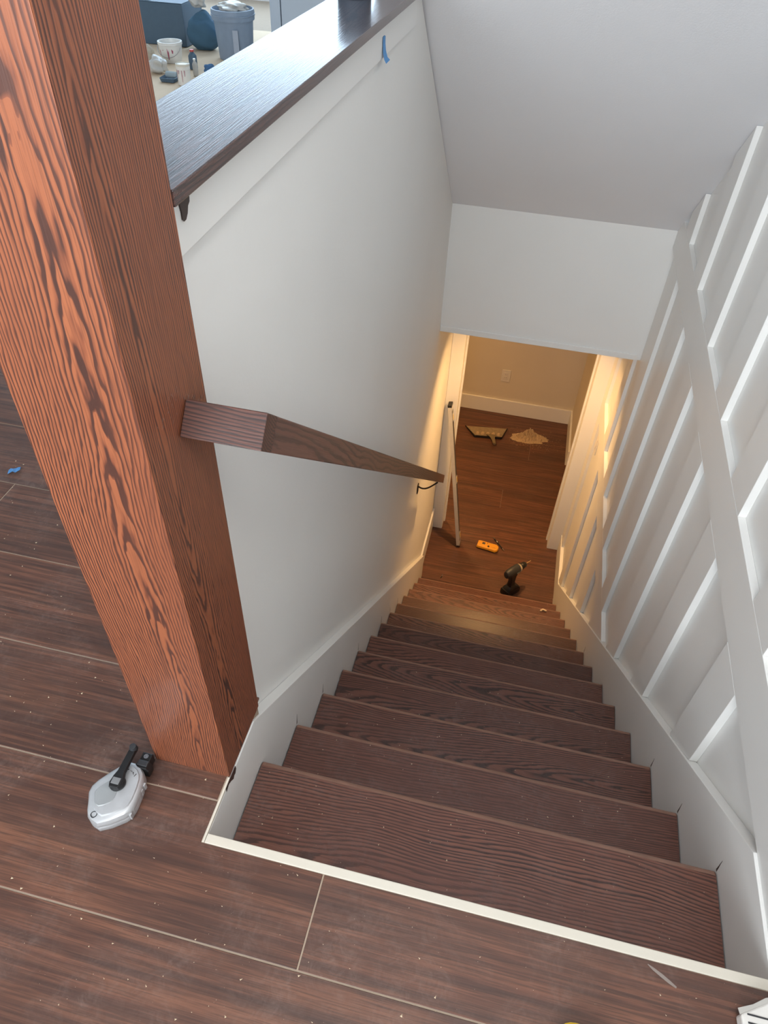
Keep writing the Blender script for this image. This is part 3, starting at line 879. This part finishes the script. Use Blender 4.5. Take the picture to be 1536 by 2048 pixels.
for j in range(NY + 1):
    for i in range(NX + 1):
        u, v = i / NX * 2 - 1, j / NY * 2 - 1
        r2 = u * u + v * v
        h = max(0, 1 - r2) ** 1.3 * .045 + .042 * math.exp(-((u + .05) ** 2 * 12 + (v - .1) ** 2 * 5))
        h *= (1 + random.uniform(-.4, .4))
        e = 1 + .05 * math.sin(9 * u + 5 * v) + .04 * math.sin(17 * v - 6 * u) + random.uniform(-.04, .04)
        x = .628 + u * .17 * e
        y = 4.815 + v * .075 * e + .02 * u
        vs.append((x, y, ZB + (h if r2 < 1 else -.002)))
fs = [(j * (NX + 1) + i, j * (NX + 1) + i + 1, (j + 1) * (NX + 1) + i + 1, (j + 1) * (NX + 1) + i) for j in range(NY) for i in range(NX)]
tag(hp_.add(vs, fs).build('sawdust_heap', M_SAW, None, smooth=False), 'heap of pale tan sawdust swept up on the hall floor', 'sawdust', kind='stuff')
def by_heap():
    while True:
        x, y = random.gauss(.63, .12), random.gauss(4.80, .06)
        if y > YF - .02 or x > XP - .03 or x < .44 or ((x - .628) / .17) ** 2 + ((y - 4.815) / .075) ** 2 < 1: continue
        return x, y, ZB + .0002
specks('heap_grains', 700, by_heap, 'loose pale grains strewn around the sawdust heap', M_SAW, .0008, .005)
# wall outlet
ol = thing('wall_outlet', (.325, YF, -2.255), 'ivory wall outlet above the far hall baseboard', 'outlet')
MB().box(.283, .363, YF - .006, YF - .0003, -2.318, -2.196).build('cover_plate', M_WHITE, ol, bevel=.002)
MB().box(.305, .341, YF - .009, YF - .0055, -2.292, -2.222).build('receptacle', M_WHITE, ol, bevel=.001)
for zz in (-2.243, -2.271):
    for xx in (.316, .329):
        MB().box(xx, xx + .002, YF - .0094, YF - .0088, zz - .005, zz + .005).build('slot', M_BLACK, ol)
# light switch on the batten by the doorway
sw = thing('light_switch', (XB, 3.40, -1.42), 'white light switch plate on the right wall by the doorway', 'light switch')
MB().box(XP - .007, XP - .0003, 3.255, 3.335, -1.53, -1.405).build('cover_plate', M_WHITE, sw, bevel=.002)
MB().prism([(-1.502, XP - .0125), (-1.502, XP - .0068), (-1.432, XP - .0068), (-1.432, XP - .0095)], 'Z', 0, 0.001)
MB().add([(XP - .013, 3.278, -1.502), (XP - .013, 3.312, -1.502), (XP - .009, 3.312, -1.432), (XP - .009, 3.278, -1.432), (XP - .0068, 3.278, -1.502), (XP - .0068, 3.312, -1.502), (XP - .0068, 3.312, -1.432), (XP - .0068, 3.278, -1.432)],
         [(0, 1, 2, 3), (4, 7, 6, 5), (0, 4, 5, 1), (1, 5, 6, 2), (2, 6, 7, 3), (3, 7, 4, 0)]).build('rocker', M_WHITE, sw, bevel=.0008)

# recessed lamp over the lower landing
LX, LY = .47, 3.12
rl = thing('recessed_lamp', (LX, LY, ZH0), 'warm recessed ceiling lamp over the lower landing', 'lamp')
MB().lathe([(.075, -.004), (.075, -.0004), (.060, -.0004), (.060, -.004)], (LX, LY, ZH0), n=32).build('trim_ring', M_WHITE, rl, smooth=True)
gm, gnt, gb = base_mat('lamp_glow', .5, 0, L3(1, .8, .5))
gb.inputs['Emission Color'].default_value = L3(1, .70, .36)
gb.inputs['Emission Strength'].default_value = 12
MB().lathe([(.058, -.0032), (.058, -.0008), (.001, -.0008)], (LX, LY, ZH0), n=32).build('diffuser', gm, rl, smooth=True)
ll = bpy.data.lights.new('recessed_lamp_light', 'AREA')
ll.shape = 'DISK'
ll.size = .11
ll.energy = 10.5
ll.spread = math.radians(125)
ll.color = (1, .55, .20)
lo = bpy.data.objects.new('recessed_lamp_light', ll)
COL.objects.link(lo)
lo.location = (LX, LY, ZH0 - .006)

cpl = thing('ceiling_lamp', (.5, -.6, ZC), 'square flush ceiling lamp above the stair landing', 'lamp')  # unseen panel, added to brighten the stairwell and its lower walls
MB().box(.24, .76, -.86, -.34, ZC - .03, ZC - .0005).build('housing', M_WHITE, cpl, bevel=.004)
gm2, _a, gb2 = base_mat('panel_glow', .5, 0, L3(1, 1, 1))
gb2.inputs['Emission Color'].default_value = L3(1, .96, .9)
gb2.inputs['Emission Strength'].default_value = 4
MB().box(.25, .75, -.85, -.35, ZC - .0325, ZC - .0305).build('diffuser', gm2, cpl)
lc_ = bpy.data.lights.new('ceiling_lamp_light', 'AREA')
lc_.shape = 'SQUARE'
lc_.size = .5
lc_.energy = 11
lc_.color = (1, .97, .93)
lco = bpy.data.objects.new('ceiling_lamp_light', lc_)
COL.objects.link(lco)
lco.location = (.5, -.6, ZC - .034)
HX, HY = -.45, 4.35
rl2 = thing('recessed_lamp', (HX, HY, -.50), 'warm recessed ceiling lamp in the hall beyond the doorway', 'lamp')  # unseen second lamp, added to brighten the far hall
MB().lathe([(.075, -.004), (.075, -.0004), (.060, -.0004), (.060, -.004)], (HX, HY, -.50), n=32).build('trim_ring', M_WHITE, rl2, smooth=True)
MB().lathe([(.058, -.0032), (.058, -.0008), (.001, -.0008)], (HX, HY, -.50), n=32).build('diffuser', gm, rl2, smooth=True)
l2 = bpy.data.objects.new('recessed_lamp_light', ll.copy())
l2.data.energy = 10
COL.objects.link(l2)
l2.location = (HX, HY, -.506)

# ------------------------------------------------------------------ clutter in the room beyond the half wall
pp = MB()
NX, NY = 24, 20
random.seed(2)
vs = [(-3.6 + 1.76 * i / NX, 3.55 + 2.6 * j / NY, .0012 + .004 * random.random() * (0 < i < NX and 0 < j < NY)) for j in range(NY + 1) for i in range(NX + 1)]
fs = [(j * (NX + 1) + i, j * (NX + 1) + i + 1, (j + 1) * (NX + 1) + i + 1, (j + 1) * (NX + 1) + i) for j in range(NY) for i in range(NX)]
tag(pp.add(vs, fs).build('paper_sheet', M_PAPER), 'tan protective paper spread on the floor under the paint pots', 'paper')
ZP = .006
def bucket(name, c, r0, r1, h, mat, label, cat, lidmat=None, drip=None, bail=True):
    t_ = thing(name, c, label, cat)
    MB().lathe([(r0 * .97, 0), (r0, .004), (r1, h - .02), (r1 * 1.05, h - .018), (r1 * 1.05, h), (r1 * .95, h), (r1 * .93, h - .015), (r0 * .9, .012), (.001, .012)], c, n=28).build('pail', mat, t_, smooth=True)
    if lidmat:
        MB().lathe([(r1 * 1.07, h + .0005), (r1 * 1.08, h + .012), (r1 * .98, h + .015), (r1 * .95, h + .010), (.001, h + .009)], c, n=28).build('lid', lidmat, t_, smooth=True)
    if drip:
        for a, wd_, z0, z1 in ((3.9, .25, .35, .95), (4.35, .35, .62, .98), (4.9, .16, .2, .9), (5.3, .2, .5, .97), (3.4, .18, .55, .95)):
            v = []
            for zz in (z0, (z0 + z1) / 2, z1):
                rr_ = r0 + (r1 - r0) * zz + .0015
                for s_ in (-1, 1):
                    w_ = wd_ * (.5 if zz == z0 else 1)
                    v.append((c[0] + rr_ * math.cos(a + s_ * w_ / 2), c[1] + rr_ * math.sin(a + s_ * w_ / 2), c[2] + h * zz))
            MB().add(v, [(0, 1, 3, 2), (2, 3, 5, 4)]).build('drip', drip, t_)
    if bail:
        MB().tube([(c[0] + (r1 * 1.06) * math.cos(t2), c[1] - .02 - .05 * math.sin(t2), c[2] + h - .03 - .06 * math.sin(t2)) for t2 in [i * math.pi / 10 for i in range(11)]], .002, 6).build('wire_handle', M_STEEL, t_)
    return t_
bucket('paint_pail', (-2.372, 4.93, ZP), .066, .080, .125, M_WHITE, 'white paint pail with dark red drips', 'bucket', drip=M_PINK)
bucket('paint_can', (-2.045, 4.42, ZP), .042, .042, .105, M_WHITE, 'small white paint can with a cream lid nearest the half wall', 'can', lidmat=M_CREAM if False else P_CREAM, drip=plain('pale_red_label', L3(.5, .32, .34), .5), bail=False)
def crumple(name, c, sx, sy, sz, mat, label, cat, seed, amp=.35):
    random.seed(seed)
    me = bpy.data.meshes.new(name)
    bm = bmesh.new()
    bmesh.ops.create_icosphere(bm, subdivisions=4, radius=1)
    ph = [random.uniform(0, 6) for _ in range(9)]
    for v in bm.verts:
        p = v.co
        f = 1 + amp * (math.sin(5 * p.x + ph[0] + 2 * math.sin(4 * p.y + ph[1])) * .5 + math.sin(7 * p.z + ph[2] + 3 * p.x) * .3 + math.sin(11 * p.y + ph[3] + 4 * p.z) * .2)
        v.co = Vector((p.x * sx * f, p.y * sy * f, max(-.85, p.z * f) * sz))
    zmin = min(v.co.z for v in bm.verts)
    for v in bm.verts:
        v.co += Vector((c[0], c[1], c[2] - zmin))
    bm.to_mesh(me)
    bm.free()
    me.materials.append(mat)
    for p in me.polygons: p.use_smooth = True
    o = bpy.data.objects.new(name, me)
    COL.objects.link(o)
    return tag(o, label, cat)
crumple('plastic_bag', (-2.33, 4.62, ZP), .06, .05, .05, M_BAG, 'crumpled pale plastic bag on the tan paper in front of the pail', 'bag', 4)
crumple('paint_rag', (-2.47, 4.74, ZP), .06, .05, .065, plain('beige_rag', L3(.55, .48, .38), .9, var=.4), 'beige rag bunched beside the white paint pail', 'rag', 9)
crumple('work_bag', (-2.30, 5.36, ZP), .125, .09, .125, M_NAVY, 'slumped navy blue cloth bag between the carton and the bin', 'bag', 17, .2)
crumple('white_rag', (-2.33, 5.38, .262), .06, .05, .05, M_BAG, 'white rag hanging over the navy bag', 'rag', 21)
crumple('blue_rag', (-2.0, 4.72, ZP), .035, .03, .03, plain('blue_rag_mat', L3(.06, .15, .30), .9), 'small blue rag on the paper right of the paint cans', 'rag', 30)
tr_ = thing('roller_tray', (-2.17, 4.47, ZP), 'dark blue roller tray on the paper left of the small can', 'tray')
MB().loft([rr_ring(-2.225, -2.115, 4.41, 4.53, .02, ZP, .008), rr_ring(-2.225, -2.115, 4.41, 4.53, .02, ZP + .022), rr_ring(-2.225, -2.115, 4.41, 4.53, .02, ZP + .024, .004), rr_ring(-2.225, -2.115, 4.41, 4.53, .02, ZP + .006, .014)]).build('tray_body', M_SLATE, tr_, smooth=True)
MB().lathe([(.016, 0), (.018, .004), (.018, .07), (.016, .074)], (-2.205, 4.49, ZP + .03), (1, 0, 0), 14).build('roller_sleeve', plain('roller_nap', L3(.35, .42, .45), .95), tr_, smooth=True)
def bottle(c, r, h, mat, capmat, label):
    t_ = thing('bottle', c, label, 'bottle', 'bottles on the tan paper')
    MB().lathe([(r * .9, 0), (r, .004), (r, h * .68), (r * .5, h * .84), (r * .4, h * .86), (r * .4, h * .9)], c, n=18).build('bottle_body', mat, t_, smooth=True)
    MB().lathe([(r * .5, h * .9), (r * .5, h), (.001, h)], c, n=18).build('bottle_cap', capmat, t_, smooth=True)
bottle((-2.152, 4.80, ZP), .028, .115, M_SLATE, M_RED, 'dark bottle with a red cap standing behind the small paint can')
bottle((-2.065, 4.64, ZP), .017, .10, M_BAG, M_WHITE, 'slim pale bottle standing right of the small paint can')
cb = thing('carton', (-2.66, 5.42, ZP), 'large dark blue carton behind the white paint pail', 'box')
MB().box(-2.86, -2.455, 5.36, 5.70, ZP, .272).build('box_body', M_SLATE, cb, bevel=.004)
for a, b in ((-2.86, -2.661), (-2.659, -2.455)):
    MB().box(a, b, 5.36, 5.70, .2725, .277).build('flap', M_SLATE, cb, bevel=.001)
MB().box(-2.80, -2.72, 5.38, 5.42, .2772, .29).build('paper_pad', M_WHITE, cb, bevel=.002)
tb = thing('waste_bin', (-1.995, 5.2, ZP), 'slate grey round waste bin with a rolled rim by the wall', 'bin')
bc = (-1.995, 5.20, ZP)
MB().lathe([(.118, 0), (.121, .006), (.138, .236), (.150, .238), (.152, .285), (.148, .30), (.141, .302), (.134, .26), (.116, .01), (.001, .01)], bc, n=36).build('bin_body', M_GREY, tb, smooth=True)
MB().lathe([(.150, .262), (.1545, .264), (.1545, .272), (.150, .274)], bc, n=36).build('rim_band', M_GREY, tb, smooth=True)
MB().box(-1.955, -1.915, bc[1] - .1365, bc[1] - .130, .06, .20).build('label_plate', plain('bin_label', L3(.40, .45, .54), .5), tb, bevel=.001)
crumple('bin_liner', (-2.0, 5.2, .285), .10, .09, .03, M_BAG, 'pale liner bag bunched in the top of the waste bin', 'bag', 41)
for q, (xa, xb) in enumerate(((-1.80, -1.722), (-1.714, -1.25))):  # low panels standing in for the pale wall, so window light passes
    cbn = thing('cabinet_panel', ((xa + xb) / 2, 5.6, 0), ['narrow pale blue-white cabinet side right of the bin', 'wide pale blue-white cabinet behind the far end of the ledge'][q], 'cabinet')
    MB().box(xa, xb, 5.42, 5.95, .08, .88).build('carcass', M_PANEL, cbn, bevel=.003)
    MB().box(xa + .004, xb - .004, 5.44, 5.90, .0008, .0795).build('plinth', M_GREY, cbn)
# door edge in the far room
